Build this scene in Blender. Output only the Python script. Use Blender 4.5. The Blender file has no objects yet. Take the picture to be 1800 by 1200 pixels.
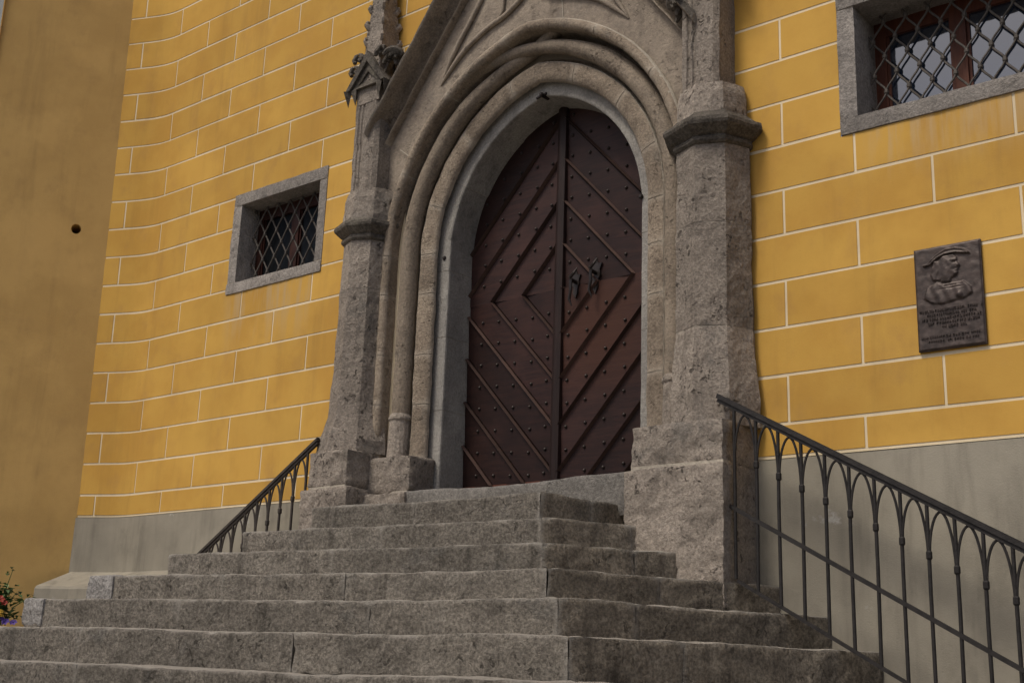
import bpy, bmesh, math, random
from mathutils import Vector, Matrix, noise
random.seed(7)
R = math.radians
S = bpy.context.scene
C = S.collection

# ------------------------------------------------------------------ camera, world, sun, exposure
GZ = -1.62                                   # ground level; the eye is at z = 0
cam = bpy.data.cameras.new('camera'); camo = bpy.data.objects.new('camera', cam); C.objects.link(camo)
yaw, pit, rol = 0.69417, 0.26437, 0.03611
f = Vector((-math.sin(yaw)*math.cos(pit), math.cos(yaw)*math.cos(pit), math.sin(pit)))
r0 = Vector((math.cos(yaw), math.sin(yaw), 0)); u0 = r0.cross(f)
r = math.cos(rol)*r0 + math.sin(rol)*u0; u = -math.sin(rol)*r0 + math.cos(rol)*u0
M = Matrix((r, u, -f)).transposed().to_4x4(); M.translation = Vector((0, -6.646, 0))
camo.matrix_world = M
cam.sensor_width = 36; cam.sensor_fit = 'HORIZONTAL'; cam.lens = 36*2171.08/1800
cam.clip_start = .05; cam.clip_end = 800
S.camera = camo

SUN_EL, SUN_AZ = R(57), R(-16)               # azimuth from -y (in front of the facade) towards -x
sd = Vector((math.sin(SUN_AZ)*math.cos(SUN_EL), -math.cos(SUN_AZ)*math.cos(SUN_EL), math.sin(SUN_EL)))
w = bpy.data.worlds.new('World'); S.world = w; w.use_nodes = True
nt = w.node_tree; bg = nt.nodes['Background']
sky = nt.nodes.new('ShaderNodeTexSky'); sky.sky_type = 'NISHITA'; sky.sun_disc = False
sky.sun_elevation = SUN_EL; sky.sun_rotation = math.atan2(sd.x, sd.y)
sky.air_density = .7; sky.dust_density = 7.0; sky.ozone_density = .0; sky.altitude = 600
nt.links.new(sky.outputs[0], bg.inputs[0]); bg.inputs[1].default_value = .085
sun = bpy.data.lights.new('sun', 'SUN'); sun.energy = 1.5; sun.angle = R(15); sun.color = (1, .92, .80)
suno = bpy.data.objects.new('sun', sun); C.objects.link(suno)
suno.rotation_euler = sd.to_track_quat('Z', 'Y').to_euler(); suno.location = (-6, -12, 14)
S.view_settings.view_transform = 'Standard'; S.view_settings.look = 'None'
S.view_settings.exposure = 0.34; S.view_settings.gamma = 1

# ------------------------------------------------------------------ materials
class NT:
    def __init__(s, name):
        s.m = bpy.data.materials.new(name); s.m.use_nodes = True
        s.t = s.m.node_tree; s.b = s.t.nodes['Principled BSDF']
        s.pos = s.n('ShaderNodeNewGeometry').outputs['Position']
    def n(s, ty, **k):
        o = s.t.nodes.new(ty)
        for a, v in k.items(): setattr(o, a, v)
        return o
    def l(s, a, b): s.t.links.new(a, b)
    def map(s, sc, loc=(0, 0, 0), rot=(0, 0, 0)):
        m = s.n('ShaderNodeMapping'); m.inputs['Scale'].default_value = sc
        m.inputs['Location'].default_value = loc; m.inputs['Rotation'].default_value = rot
        s.l(s.pos, m.inputs[0]); return m.outputs[0]
    def noise(s, scale, detail=6, rough=.6, vec=None, dist=0):
        o = s.n('ShaderNodeTexNoise'); o.inputs['Scale'].default_value = scale
        o.inputs['Detail'].default_value = detail; o.inputs['Roughness'].default_value = rough
        o.inputs['Distortion'].default_value = dist
        s.l(vec or s.pos, o.inputs['Vector']); return o.outputs[0]
    def vor(s, scale, vec=None, feat='F1'):
        o = s.n('ShaderNodeTexVoronoi'); o.feature = feat; o.inputs['Scale'].default_value = scale
        s.l(vec or s.pos, o.inputs['Vector']); return o.outputs['Distance']
    def ramp(s, fac, a, b, lo=0., hi=1.):
        o = s.n('ShaderNodeMapRange'); o.inputs[1].default_value = a; o.inputs[2].default_value = b
        o.inputs[3].default_value = lo; o.inputs[4].default_value = hi; o.interpolation_type = 'SMOOTHSTEP'
        s.l(fac, o.inputs[0]); return o.outputs[0]
    def math(s, op, a, b):
        o = s.n('ShaderNodeMath'); o.operation = op
        for i, v in enumerate((a, b)):
            if isinstance(v, (int, float)): o.inputs[i].default_value = v
            else: s.l(v, o.inputs[i])
        return o.outputs[0]
    def mix(s, fac, a, b, mode='MIX'):
        o = s.n('ShaderNodeMix'); o.data_type = 'RGBA'; o.blend_type = mode
        for i, v in ((0, fac), (6, a), (7, b)):
            if isinstance(v, (int, float)): o.inputs[i].default_value = v
            elif isinstance(v, tuple): o.inputs[i].default_value = (*v, 1)
            else: s.l(v, o.inputs[i])
        return o.outputs[2]
    def bump(s, h, strength, dist, prev=None):
        o = s.n('ShaderNodeBump'); o.inputs['Strength'].default_value = strength
        o.inputs['Distance'].default_value = dist; s.l(h, o.inputs['Height'])
        if prev: s.l(prev, o.inputs['Normal'])
        return o.outputs[0]
    def fin(s, col, rough=.85, normal=None, spec=.3, metal=0):
        if isinstance(col, tuple): s.b.inputs['Base Color'].default_value = (*col, 1)
        else: s.l(col, s.b.inputs['Base Color'])
        if isinstance(rough, float): s.b.inputs['Roughness'].default_value = rough
        else: s.l(rough, s.b.inputs['Roughness'])
        s.b.inputs['Specular IOR Level'].default_value = spec; s.b.inputs['Metallic'].default_value = metal
        if normal: s.l(normal, s.b.inputs['Normal'])
        return s.m

def stone(name, c1, c2, dark, pits=.5, b1=.6, fine=1., lichen=None, wear=None, streak=.35, pscale=26, objvar=.12, grain=.35, tread=None, dk=.8):
    def ds(c):
        if c is None: return None
        m_ = .3*c[0]+.55*c[1]+.15*c[2]; return tuple(1.09*(x*.72+m_*.28) for x in c)
    c1, c2, dark, lichen, wear, tread = [ds(c) for c in (c1, c2, dark, lichen, wear, tread)]
    s = NT(name)
    col = s.mix(s.ramp(s.noise(2.3, 7, .62), .38, .62), c1, c2)
    col = s.mix(s.math('MULTIPLY', s.ramp(s.noise(8, 8, .7), .46, .72), dk), col, dark)
    st = s.ramp(s.noise(1, 5, .6, s.map((8, 8, .8))), .52, .72)
    col = s.mix(s.math('MULTIPLY', st, streak), col, tuple(x*.6 for x in dark))
    if lichen:
        col = s.mix(s.math('MULTIPLY', s.ramp(s.noise(3.3, 6, .7, s.map((1, 1, 1), (5, 3, 9))), .55, .68), .65), col, lichen)
    col = s.mix(s.math('MULTIPLY', s.ramp(s.noise(1.5, 5, .6, s.map((1, 1, .6), (4, 9, 2))), .52, .70), .55), col, tuple(min(1, x*1.28) for x in c1))
    g = s.noise(48*fine, 6, .72)
    col = s.mix(s.ramp(g, .36, .66), s.mix(1., col, (1-grain,)*3, 'MULTIPLY'), s.mix(1., col, (1+grain,)*3, 'MULTIPLY'))
    pn = s.noise(pscale, 3, .55, s.map((1, 1, .8), (1, 2, 3)), .8)
    pm = s.ramp(s.noise(4.5, 4, .6, s.map((1, 1, 1), (2, 7, 1))), .44, .64)
    pit_ = s.math('MULTIPLY', s.ramp(pn, .34, .43, 1, 0), pm)
    col = s.mix(s.math('MULTIPLY', pit_, min(1, pits)), col, tuple(x*.4 for x in dark))
    if objvar:
        oi = s.n('ShaderNodeObjectInfo').outputs['Random']
        k = s.ramp(oi, 0, 1, 1-objvar, 1+objvar)
        cc = s.n('ShaderNodeCombineColor')
        for i in range(3): s.l(k, cc.inputs[i])
        col = s.mix(1., col, cc.outputs[0], 'MULTIPLY')
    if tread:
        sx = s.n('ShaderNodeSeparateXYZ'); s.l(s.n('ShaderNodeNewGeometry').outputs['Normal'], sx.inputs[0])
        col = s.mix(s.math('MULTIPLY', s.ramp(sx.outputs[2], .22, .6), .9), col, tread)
    if wear:
        p = s.n('ShaderNodeNewGeometry').outputs['Pointiness']
        col = s.mix(s.math('MULTIPLY', s.ramp(p, .525, .60), .75), col, wear)
    nrm = s.bump(s.noise(20*fine, 8, .74), b1, .042)
    nrm = s.bump(g, b1, .022, nrm)
    nrm = s.bump(s.math('SUBTRACT', 1., pit_), min(1, pits), .03, nrm)
    return s.fin(col, .9, nrm, .2)

M_BROWN = stone('weathered brown conglomerate', (.425, .352, .275), (.34, .283, .222), (.185, .152, .12), .85, .85, 1.15, (.215, .195, .165), None, .45, dk=.55, grain=.24, objvar=.14)
M_ARCH = stone('tan carved sandstone', (.315, .245, .165), (.255, .195, .13), (.165, .12, .08), .6, .5, 1.2, (.20, .17, .13), (.42, .35, .26), .4, grain=.22)
M_PANEL = stone('smooth pale sandstone', (.325, .26, .185), (.27, .215, .155), (.185, .145, .105), .4, .35, 1., (.24, .20, .155), None, .4, objvar=.05, grain=.14)
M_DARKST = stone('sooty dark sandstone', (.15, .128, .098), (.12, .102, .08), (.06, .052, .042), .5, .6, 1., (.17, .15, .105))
M_GREYST = stone('grey lining stone', (.30, .282, .245), (.25, .235, .208), (.175, .165, .148), .3, .35, 1.2, None, None, .4, objvar=.08, grain=.16)
M_FRAME = stone('grey window frame stone', (.30, .268, .232), (.25, .224, .195), (.165, .148, .13), .35, .5, 1.2, None, None, .3, grain=.24)
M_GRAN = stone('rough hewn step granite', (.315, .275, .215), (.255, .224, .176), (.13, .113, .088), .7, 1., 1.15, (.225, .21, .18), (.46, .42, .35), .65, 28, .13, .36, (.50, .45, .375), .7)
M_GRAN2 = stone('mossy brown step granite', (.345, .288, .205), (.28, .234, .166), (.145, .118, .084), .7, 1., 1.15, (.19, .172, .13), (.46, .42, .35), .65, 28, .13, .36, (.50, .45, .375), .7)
M_WHITE = stone('pale chipped granite', (.36, .34, .315), (.29, .275, .255), (.18, .17, .155), .5, .7, 1., None, None, .3)
M_MORT = stone('pale cement mortar', (.46, .40, .30), (.38, .33, .25), (.29, .25, .19), .1, .4, 1., None, None, .1, objvar=0, grain=.15)
M_THRES = stone('grey threshold stone', (.205, .19, .165), (.17, .158, .138), (.115, .106, .094), .4, .6, 1.2, None, (.30, .28, .25), .3, grain=.25)

def plaster(name, c1, c2, c3, b=.25, stain=None, objvar=.06, damp=False):
    s = NT(name)
    col = s.mix(s.ramp(s.noise(1.7, 5, .6), .36, .64), c1, c2)
    col = s.mix(s.math('MULTIPLY', s.ramp(s.noise(4.2, 6, .65, s.map((1, 1, .7), (3, 1, 2))), .5, .75), .6), col, c3)
    col = s.mix(s.math('MULTIPLY', s.ramp(s.noise(150, 3, .7), .55, .75), .25), col, tuple(x*.6 for x in c3))
    col = s.mix(s.math('MULTIPLY', s.ramp(s.noise(1, 6, .65, s.map((4.5, 4.5, .45), (3, 8, 1))), .5, .74), .38), col, tuple(x*.74 for x in c3))
    col = s.mix(s.math('MULTIPLY', s.ramp(s.noise(1.1, 5, .6, s.map((1, 1, 1), (11, 4, 6))), .48, .66), .5), col, tuple(min(1, x*1.16) for x in c1))
    if damp:
        col = s.mix(s.math('MULTIPLY', s.ramp(s.noise(1, 5, .6, s.map((5, 5, .7))), .5, .72), .5), col, tuple(x*.62 for x in c3))
        col = s.mix(s.math('MULTIPLY', s.ramp(s.noise(2.1, 7, .7, s.map((1, 1, 1), (7.3, 2, 4))), .63, .70), .55), col, (.50, .49, .47))
    if stain:
        x0, x1, zt, zb, sc = stain
        sx = s.n('ShaderNodeSeparateXYZ'); s.l(s.pos, sx.inputs[0])
        m = s.math('MULTIPLY', s.ramp(sx.outputs[0], x0-.12, x0+.12), s.ramp(sx.outputs[0], x1-.12, x1+.12, 1, 0))
        m = s.math('MULTIPLY', m, s.math('MULTIPLY', s.ramp(sx.outputs[2], zb, zt), s.ramp(sx.outputs[2], zt+.02, zt+.04, 1, 0)))
        m = s.math('MULTIPLY', m, s.ramp(s.noise(1, 4, .6, s.map((11, 11, 1.2))), .42, .62))
        col = s.mix(s.math('MULTIPLY', m, .75), col, sc)
    if objvar:
        oi = s.n('ShaderNodeObjectInfo').outputs['Random']
        k = s.ramp(oi, 0, 1, 1-objvar, 1+objvar)
        cc = s.n('ShaderNodeCombineColor')
        for i in range(3): s.l(k, cc.inputs[i])
        col = s.mix(1., col, cc.outputs[0], 'MULTIPLY')
    nrm = s.bump(s.noise(3.5, 3, .5), b*.35, .03)
    nrm = s.bump(s.noise(120, 4, .7), b*.8, .005, nrm)
    return s.fin(col, .92, nrm, .15)

OC1, OC2, OC3 = (.54, .325, .074), (.49, .28, .062), (.425, .245, .074)
M_OCHRE_R = plaster('ochre painted plaster', OC1, OC2, OC3, .25, (-2.75, -1.4, 3.28, 2.85, (.50, .36, .19)))
M_OCHRE_L = plaster('ochre painted plaster left', OC1, OC2, OC3, .25, (-8.9, -7.8, 3.28, 2.55, (.47, .34, .18)))
M_CREAM = plaster('cream line plaster', (.70, .60, .42), (.65, .55, .37), (.57, .47, .31), .3, None, 0)
M_PLINTH = plaster('grey plinth plaster', (.31, .286, .23), (.26, .24, .194), (.185, .17, .138), .6, None, .03, True)
M_BUTT = plaster('plain brown ochre plaster', (.56, .375, .142), (.505, .333, .124), (.425, .28, .112), .5, None, .0)
M_HOUSE = plaster('grey house plaster', (.26, .27, .27), (.24, .25, .25), (.22, .22, .22), .2, None, 0)

def wood(name, c1, c2, scale=(3, 3, 40), rot=(0, 0, 0), rough=.5, warm=None):
    s = NT(name)
    g = s.noise(1, 6, .65, s.map(scale, (0, 0, 0), rot), .6)
    col = s.mix(s.ramp(g, .35, .7), c1, c2)
    col = s.mix(s.math('MULTIPLY', s.ramp(s.noise(2.2, 4, .6), .45, .7), .5), col, tuple(x*1.5 for x in c2))
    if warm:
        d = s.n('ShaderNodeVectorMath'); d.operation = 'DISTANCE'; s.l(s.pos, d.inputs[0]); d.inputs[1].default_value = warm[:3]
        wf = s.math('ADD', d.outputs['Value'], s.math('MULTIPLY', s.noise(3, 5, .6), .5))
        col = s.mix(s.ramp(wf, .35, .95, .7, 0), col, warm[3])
    oi = s.n('ShaderNodeObjectInfo').outputs['Random']
    k = s.ramp(oi, 0, 1, .72, 1.42)
    cc = s.n('ShaderNodeCombineColor')
    for i in range(3): s.l(k, cc.inputs[i])
    col = s.mix(1., col, cc.outputs[0], 'MULTIPLY')
    nrm = s.bump(g, .25, .006)
    return s.fin(col, rough, nrm, .22)
WC1, WC2 = (.021, .0105, .0098), (.036, .0165, .0135)
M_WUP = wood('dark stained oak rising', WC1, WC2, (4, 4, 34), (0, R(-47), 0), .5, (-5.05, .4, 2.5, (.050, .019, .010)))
M_WDN = wood('dark stained oak falling', WC1, WC2, (4, 4, 34), (0, R(47), 0))
M_WBEAD = wood('oak bead', (.050, .032, .027), (.068, .041, .033), (4, 4, 34), (0, R(47), 0), .42)
M_WPOST = wood('dark oak post', (.022, .0125, .0115), (.032, .017, .014), (40, 40, 3))
M_WRED = wood('red brown kick board', (.062, .020, .013), (.08, .027, .016), (3, 3, 30))
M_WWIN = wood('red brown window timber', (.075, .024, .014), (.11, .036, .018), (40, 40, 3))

M_WDIM = wood('red window timber with shade painted in', (.020, .008, .006), (.034, .012, .008), (40, 40, 3))  # darker timber copy, shade of the left opening put into its colour
def plain(name, c, rough, metal=0., spec=.4, nb=0, ns=60):
    s = NT(name); nrm = None; col = c
    if nb:
        h = s.noise(ns, 5, .65); nrm = s.bump(h, nb, .006)
        col = s.mix(s.ramp(s.noise(ns*.3, 4, .6), .4, .65), c, tuple(x*.6 for x in c))
    return s.fin(col, rough, nrm, spec, metal)
M_IRON = plain('painted wrought iron', (.024, .0215, .0205), .62, .0, .3, .5, 60)
M_IRONR = plain('rusty brown iron', (.05, .040, .032), .6, .0, .4, .4, 90)
M_LATT = plain('grey lattice iron', (.09, .079, .068), .65, .0, .35, .3, 90)
M_STUD = plain('dark iron studs', (.035, .028, .025), .38, .5, .5)
M_BRONZE = plain('dark brown bronze', (.068, .050, .043), .47, .35, .5, .3, 70)
M_BLACK = plain('unlit interior', (.012, .010, .009), .9)
M_SOIL = plain('dark soil', (.03, .022, .015), .95)
def glass(nm, iorc):
    s = NT(nm)
    s.b.inputs['Coat Weight'].default_value = 1.; s.b.inputs['Coat IOR'].default_value = iorc
    s.b.inputs['Coat Roughness'].default_value = .03
    nrm = s.bump(s.noise(3, 3, .5), .05, .01)
    s.b.inputs['Coat Tint'].default_value = (.8, .9, 1, 1)
    return s.fin((.020, .027, .042) if iorc > 1.5 else (.012, .011, .010), .06 if iorc > 1.5 else .4, nrm, .1 if iorc < 1.5 else 1.)
M_GLASS = glass('window glass', 1.95); M_GLASSD = glass('window glass with dark reflection painted in', 1.02)  # second glass carries its dark reflection as a dull near-black colour
def leafm(name, a, b):
    s = NT(name)
    oi = s.noise(22, 3, .6)
    return s.fin(s.mix(s.ramp(oi, .35, .65), a, b), .55, None, .35)
M_LEAF = leafm('plant leaves', (.035, .085, .018), (.075, .13, .03))
M_LEAFL = leafm('pale young leaves', (.10, .16, .05), (.16, .2, .09))
M_FRED = plain('red petals', (.26, .03, .015), .6)
M_FYEL = plain('yellow petals', (.50, .32, .04), .6)
M_FVIO = plain('violet petals', (.09, .05, .26), .6)
M_FWHT = plain('whitish petals', (.6, .56, .48), .6)
def ground_m():
    s = NT('paved ground')
    v = s.vor(7, s.pos, 'DISTANCE_TO_EDGE')
    col = s.mix(s.ramp(s.noise(3, 6, .6), .4, .6), (.14, .13, .115), (.19, .175, .155))
    col = s.mix(s.ramp(v, .0, .06, 1, 0), col, (.07, .065, .055))
    nrm = s.bump(s.ramp(v, 0, .1), .6, .03); nrm = s.bump(s.noise(40, 5, .7), .4, .01, nrm)
    return s.fin(col, .9, nrm, .2)
M_GROUND = ground_m()

# ------------------------------------------------------------------ object helpers
def tag(o, label=None, cat=None, group=None, kind=None):
    if label: o['label'] = label
    if cat: o['category'] = cat
    if group: o['group'] = group
    if kind: o['kind'] = kind
    return o
def thing(name, loc, label, cat, group=None):
    o = bpy.data.objects.new(name, None); C.objects.link(o); o.location = loc
    o.empty_display_size = .2
    o['org'] = [float(v) for v in loc]
    return tag(o, label, cat, group)
def org(o):
    while o is not None:
        if 'org' in o: return Vector(o['org'])
        o = o.parent
    return Vector((0, 0, 0))
def mk(name, verts, faces, mat, parent=None, smooth=False, fm=None, mats=None):
    """mesh object; verts are given in world coordinates"""
    O = org(parent) if parent else Vector((0, 0, 0))
    me = bpy.data.meshes.new(name)
    me.from_pydata([tuple(Vector(v)-O) for v in verts], [], faces)
    me.materials.append(mat)
    for m_ in mats or []: me.materials.append(m_)
    if fm:
        for p, i in zip(me.polygons, fm): p.material_index = i
    bm = bmesh.new(); bm.from_mesh(me); bmesh.ops.recalc_face_normals(bm, faces=bm.faces)
    bm.to_mesh(me); bm.free()
    if smooth:
        for p in me.polygons: p.use_smooth = True
        me.set_sharp_from_angle(angle=R(48))
    o = bpy.data.objects.new(name, me); C.objects.link(o)
    if parent: o.parent = parent
    return o
class MB:
    def __init__(s): s.v = []; s.f = []
    def add(s, vs, fs):
        b = len(s.v); s.v += [tuple(v) for v in vs]; s.f += [[b+i for i in q] for q in fs]
    def box(s, x0, x1, y0, y1, z0, z1):
        s.add([(x, y, z) for x in (x0, x1) for y in (y0, y1) for z in (z0, z1)],
              [(0, 1, 3, 2), (4, 6, 7, 5), (0, 4, 5, 1), (2, 3, 7, 6), (0, 2, 6, 4), (1, 5, 7, 3)])
    def tube(s, pts, rad, n=8, cap=True):
        P = [Vector(p) for p in pts]; rr = rad if isinstance(rad, (list, tuple)) else [rad]*len(P)
        vs = []; up = None
        for i, p in enumerate(P):
            t = (P[min(i+1, len(P)-1)]-P[max(i-1, 0)]).normalized()
            if up is None: up = Vector((0, -1, 0)) if abs(t.y) < .9 else Vector((0, 0, 1))
            a = t.cross(up).normalized(); b = a.cross(t).normalized(); up = b
            for k in range(n):
                an = 2*math.pi*k/n
                vs.append(p+rr[i]*(math.cos(an)*a+math.sin(an)*b))
        fs = [(i*n+k, i*n+(k+1) % n, (i+1)*n+(k+1) % n, (i+1)*n+k) for i in range(len(P)-1) for k in range(n)]
        if cap: fs += [tuple(range(n))[::-1], tuple((len(P)-1)*n+k for k in range(n))]
        s.add(vs, fs)
    def bar(s, p, q, hw, hh, upv=(0, 0, 1)):
        p, q = Vector(p), Vector(q); t = (q-p).normalized(); a = t.cross(Vector(upv)).normalized(); b = a.cross(t)
        vs = [e+sa*hw*a+sb*hh*b for e in (p, q) for sa, sb in ((-1, -1), (1, -1), (1, 1), (-1, 1))]
        s.add(vs, [(0, 1, 2, 3), (7, 6, 5, 4), (0, 4, 5, 1), (1, 5, 6, 2), (2, 6, 7, 3), (3, 7, 4, 0)])
    def build(s, name, mat, parent=None, smooth=False): return mk(name, s.v, s.f, mat, parent, smooth)

def nz(p, sc, seed=0.): return noise.noise((p[0]*sc+seed, p[1]*sc+seed*1.7, p[2]*sc-seed))
def stone_hex(name, quad, z0, z1, mat, parent, cell=.03, rad=.02, amp=.008, seed=0., ztop=None, smooth=True, faces='all', asp=1., radx=None):
    """rounded, uneven block over a plan quad a-b-c-d (a-b is the front edge); rounding in metres"""
    a, b, c, d = [Vector((q[0], q[1], 0)) for q in quad]
    lx = ((b-a).length+(c-d).length)/2; ly = ((d-a).length+(c-b).length)/2; lz = z1-z0
    nx, ny, nzc = [max(2, int(math.ceil(l/cc))) for l, cc in ((lx, cell*asp), (ly, cell*2.5), (lz, cell))]
    RD = (radx or rad, rad, rad)
    idx = {}; V = []; F = []
    cnt = (nx, ny, nzc); L = (lx, ly, lz)
    def gp(i, j, k):
        if (i, j, k) in idx: return idx[(i, j, k)]
        p = Vector((i/nx*lx, j/ny*ly, k/nzc*lz)); q = Vector([min(max(p[e], min(RD[e], L[e]/2)), L[e]-min(RD[e], L[e]/2)) for e in range(3)])
        dv = Vector([(p[e]-q[e])/RD[e] for e in range(3)])
        n = dv.normalized() if dv.length > 1e-9 else Vector((0, 0, 0))
        if dv.length > 1: p = q+Vector([n[e]*RD[e] for e in range(3)])
        s_, t_ = p.x/lx, p.y/ly
        W = (a*(1-s_)+b*s_)*(1-t_)+(d*(1-s_)+c*s_)*t_; W.z = z0+p.z
        am = amp*(nz(W, 5, seed)*.9+nz(W, 14, seed+3)*.65+nz(W, 33, seed+7)*.4)
        ex = (b-a).normalized(); ey = (d-a).normalized()
        if p.z > lz*.93: am *= .5
        W += (ex*n.x+ey*n.y+Vector((0, 0, n.z)))*am
        if ztop: W.z += ztop(W)*(p.z/lz)
        idx[(i, j, k)] = len(V); V.append(W); return len(V)-1
    for e in range(3):
        o1, o2 = [x for x in range(3) if x != e]
        for side in (0, cnt[e]):
            if faces == 'vis' and ((e == 1 and side) or (e == 2 and side == 0)): continue
            for i in range(cnt[o1]):
                for j in range(cnt[o2]):
                    q = []
                    for di, dj in ((0, 0), (1, 0), (1, 1), (0, 1)):
                        t = [0, 0, 0]; t[e] = side; t[o1] = i+di; t[o2] = j+dj; q.append(gp(*t))
                    F.append(q)
    return mk(name, V, F, mat, parent, smooth)
def rect(x0, x1, y0, y1): return ((x0, y0), (x1, y0), (x1, y1), (x0, y1))

# ------------------------------------------------------------------ ground and a far wall
g = MB(); g.add([(-150, -150, GZ), (150, -150, GZ), (150, 150, GZ), (-150, 150, GZ)], [(0, 1, 2, 3)])
tag(g.build('ground', M_GROUND), kind='structure')
b = MB(); b.box(-19.5, -14.6, .5, 6, GZ, 11)
tag(b.build('neighbouring_house', M_HOUSE), 'plain grey house wall glimpsed beyond the brown buttress', 'house')

# ------------------------------------------------------------------ facade
XC = -5.40
COURSE, Z0, ZPL = .30, 1.5177, 1.318
def yw(x):
    d = max(0., -10.15-x)
    return -(d*d*.62 if d < .35 else .076+(d-.35)*.434)
def xw(x, z):
    t = min(max((-8.9-x)/1.9, 0), 1); t = t*t*(3-2*t)
    return x+.13*t*min(max((5.4-z)/4.1, -.4), 1)
def wp(x, z, off): return (xw(x, z), yw(x)-off, z)
XL, XR, ZT = -10.78, 1.6, 8.6
WINL = (-8.955, -7.675, 3.268, 4.243); WINR = (-2.955, -1.675, 3.275, 4.25)
PORT = (XC-1.30, XC+1.30, GZ, 4.72)
holes = [WINL, WINR, PORT, (XC-.5, XC+.5, 4.72, 5.05)]
fac = thing('church_facade', (-6, 0, GZ), 'ochre church facade with painted pale joint lines and grey plinth', 'building')
xs = sorted(set([XL+.06*i for i in range(16)]+[-9.6, -9.2]+[XL, XR, -6, -3.6]+[h[i] for h in holes for i in (0, 1)]))
zs = sorted(set([GZ, 0., 1.5, 2.5]+[3+.2*i for i in range(29)]+[h[i] for h in holes for i in (2, 3)]))
wm = MB()
for i in range(len(xs)-1):
    for j in range(len(zs)-1):
        mx, mz = (xs[i]+xs[i+1])/2, (zs[j]+zs[j+1])/2
        if any(h[0] < mx < h[1] and h[2] < mz < h[3] for h in holes): continue
        wm.add([wp(x, z, 0) for x, z in ((xs[i], zs[j]), (xs[i+1], zs[j]), (xs[i+1], zs[j+1]), (xs[i], zs[j+1]))], [(0, 1, 2, 3)])
wall = wm.build('wall', M_CREAM, fac)
# painted ashlar blocks
J = .0105
rj = random.Random(3)
def block(x0, x1, z0, z1, mat):
    cut = [WINL, WINR, (XC-1.62, XC+1.62, GZ, 3.9), (XC-1.35, XC+1.35, GZ, 4.7), (XC-.7, XC+.7, GZ, 5.6)]
    X = {x0, x1}; Zs = {z0, z1}
    for h in cut:
        if h[0] < x1 and h[1] > x0 and h[2] < z1 and h[3] > z0:
            X |= {v for v in h[:2] if x0 < v < x1}; Zs |= {v for v in h[2:] if z0 < v < z1}
    if x0 < -9.6:
        n = 12; X |= {x0+(x1-x0)*i/n for i in range(n)}
    X = sorted(X); Zs = sorted(Zs)
    vid = {}; V = []; F = []; E = {}
    a = [rj.uniform(-.0022, .0022) for _ in range(4)]
    def vi(x, z):
        k = (round(x, 5), round(z, 5))
        if k not in vid:
            s_ = (x-x0)/(x1-x0); t_ = (z-z0)/(z1-z0)
            wob = .0016*nz((x, 0, z), 9, 4)
            vid[k] = len(V)
            dz = (a[0]*(1-s_)+a[1]*s_)*(1-t_)+(a[2]*(1-s_)+a[3]*s_)*t_+wob
            V.append(wp(x+wob, z+dz, .0035))
        return vid[k]
    for i in range(len(X)-1):
        for j in range(len(Zs)-1):
            mx, mz = (X[i]+X[i+1])/2, (Zs[j]+Zs[j+1])/2
            if any(h[0] < mx < h[1] and h[2] < mz < h[3] for h in cut): continue
            q = [vi(X[i], Zs[j]), vi(X[i+1], Zs[j]), vi(X[i+1], Zs[j+1]), vi(X[i], Zs[j+1])]
            F.append(q)
            for p in range(4):
                k = tuple(sorted((q[p], q[(p+1) % 4]))); E[k] = E.get(k, 0)+1
    if not F: return
    nV = len(V); V += [(v[0], v[1]+.0045, v[2]) for v in V]
    for (p, q), n_ in E.items():
        if n_ == 1: F.append([p, q, q+nV, p+nV])
    mk('ashlar_block', V, F, mat, fac)
for n in range(-1, 23):
    zb = Z0+COURSE*n+J if n >= 0 else ZPL+.012
    zt = Z0+COURSE*(n+1)-J
    odd = n % 2 != 0
    edges = [XL, ] + sorted([-7.78-.944*k+(0 if odd else -.472) for k in range(0, 4) if -7.78-.944*k+(0 if odd else -.472) > XL+.03]) + [-7.78+.472*(0 if not odd else 2)+(.472 if not odd else 0), -5.9]
    edges = sorted(e for e in edges)
    for x0, x1 in zip(edges[:-1], edges[1:]):
        if x1-x0 < .05: continue
        block(x0+(J*.8 if x0 > XL else .002), x1-J*.8, zb, zt, M_OCHRE_L)
    if n < 15:
        st = -3.35 if not odd else -2.87
        edges = [st-1.9, st-.95]+[st+.95*k for k in range(0, 6) if st+.95*k < XR-.05]
        for x0, x1 in zip(edges[:-1], edges[1:]):
            if x1 < -4.2: continue
            block(max(x0, XC+.2)+J*.8, x1-J*.8, zb, zt, M_OCHRE_R)
# plinth
def strip(name, x0, x1, z0, z1, off, mat, n):
    m = MB()
    X = [x0+(x1-x0)*i/n for i in range(n+1)]; ZZ = [z0+(z1-z0)*i/6 for i in range(7)]
    g_ = lambda x, z: Vector(wp(x, z+(.006*nz((x, 0, z), 5) if z == z1 else 0), off+.004*nz((x, 0, z), 2.5)))
    V = [g_(x, z) for x in X for z in ZZ]
    F = [(i*7+j, (i+1)*7+j, (i+1)*7+j+1, i*7+j+1) for i in range(n) for j in range(6)]
    m.add(V, F)
    m.add([Vector(wp(x, z1, o)) + Vector((0, 0, .004)) for x in X for o in (off+.002, -.01)], [(2*i, 2*i+2, 2*i+3, 2*i+1) for i in range(n)])
    return m.build(name, mat, fac, True)
strip('plinth', -3.62, XR, GZ, ZPL-.014, .012, M_PLINTH, 40)
strip('plinth', XL, -6.7, GZ, ZPL-.014, .012, M_PLINTH, 48)
lm = MB(); n = 16
V = []
for i in range(n+1):
    x = XL+.02+(3.0)*i/n
    sh = xw(x, 1.)-x
    V += [(x+sh, yw(x)-.010, .80), (x+sh+(.05 if i == 0 else 0), yw(x)-.37, .645), (x+sh+(.05 if i == 0 else 0), yw(x)-.385, .62), (x+sh, yw(x)-.385, GZ)]
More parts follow.
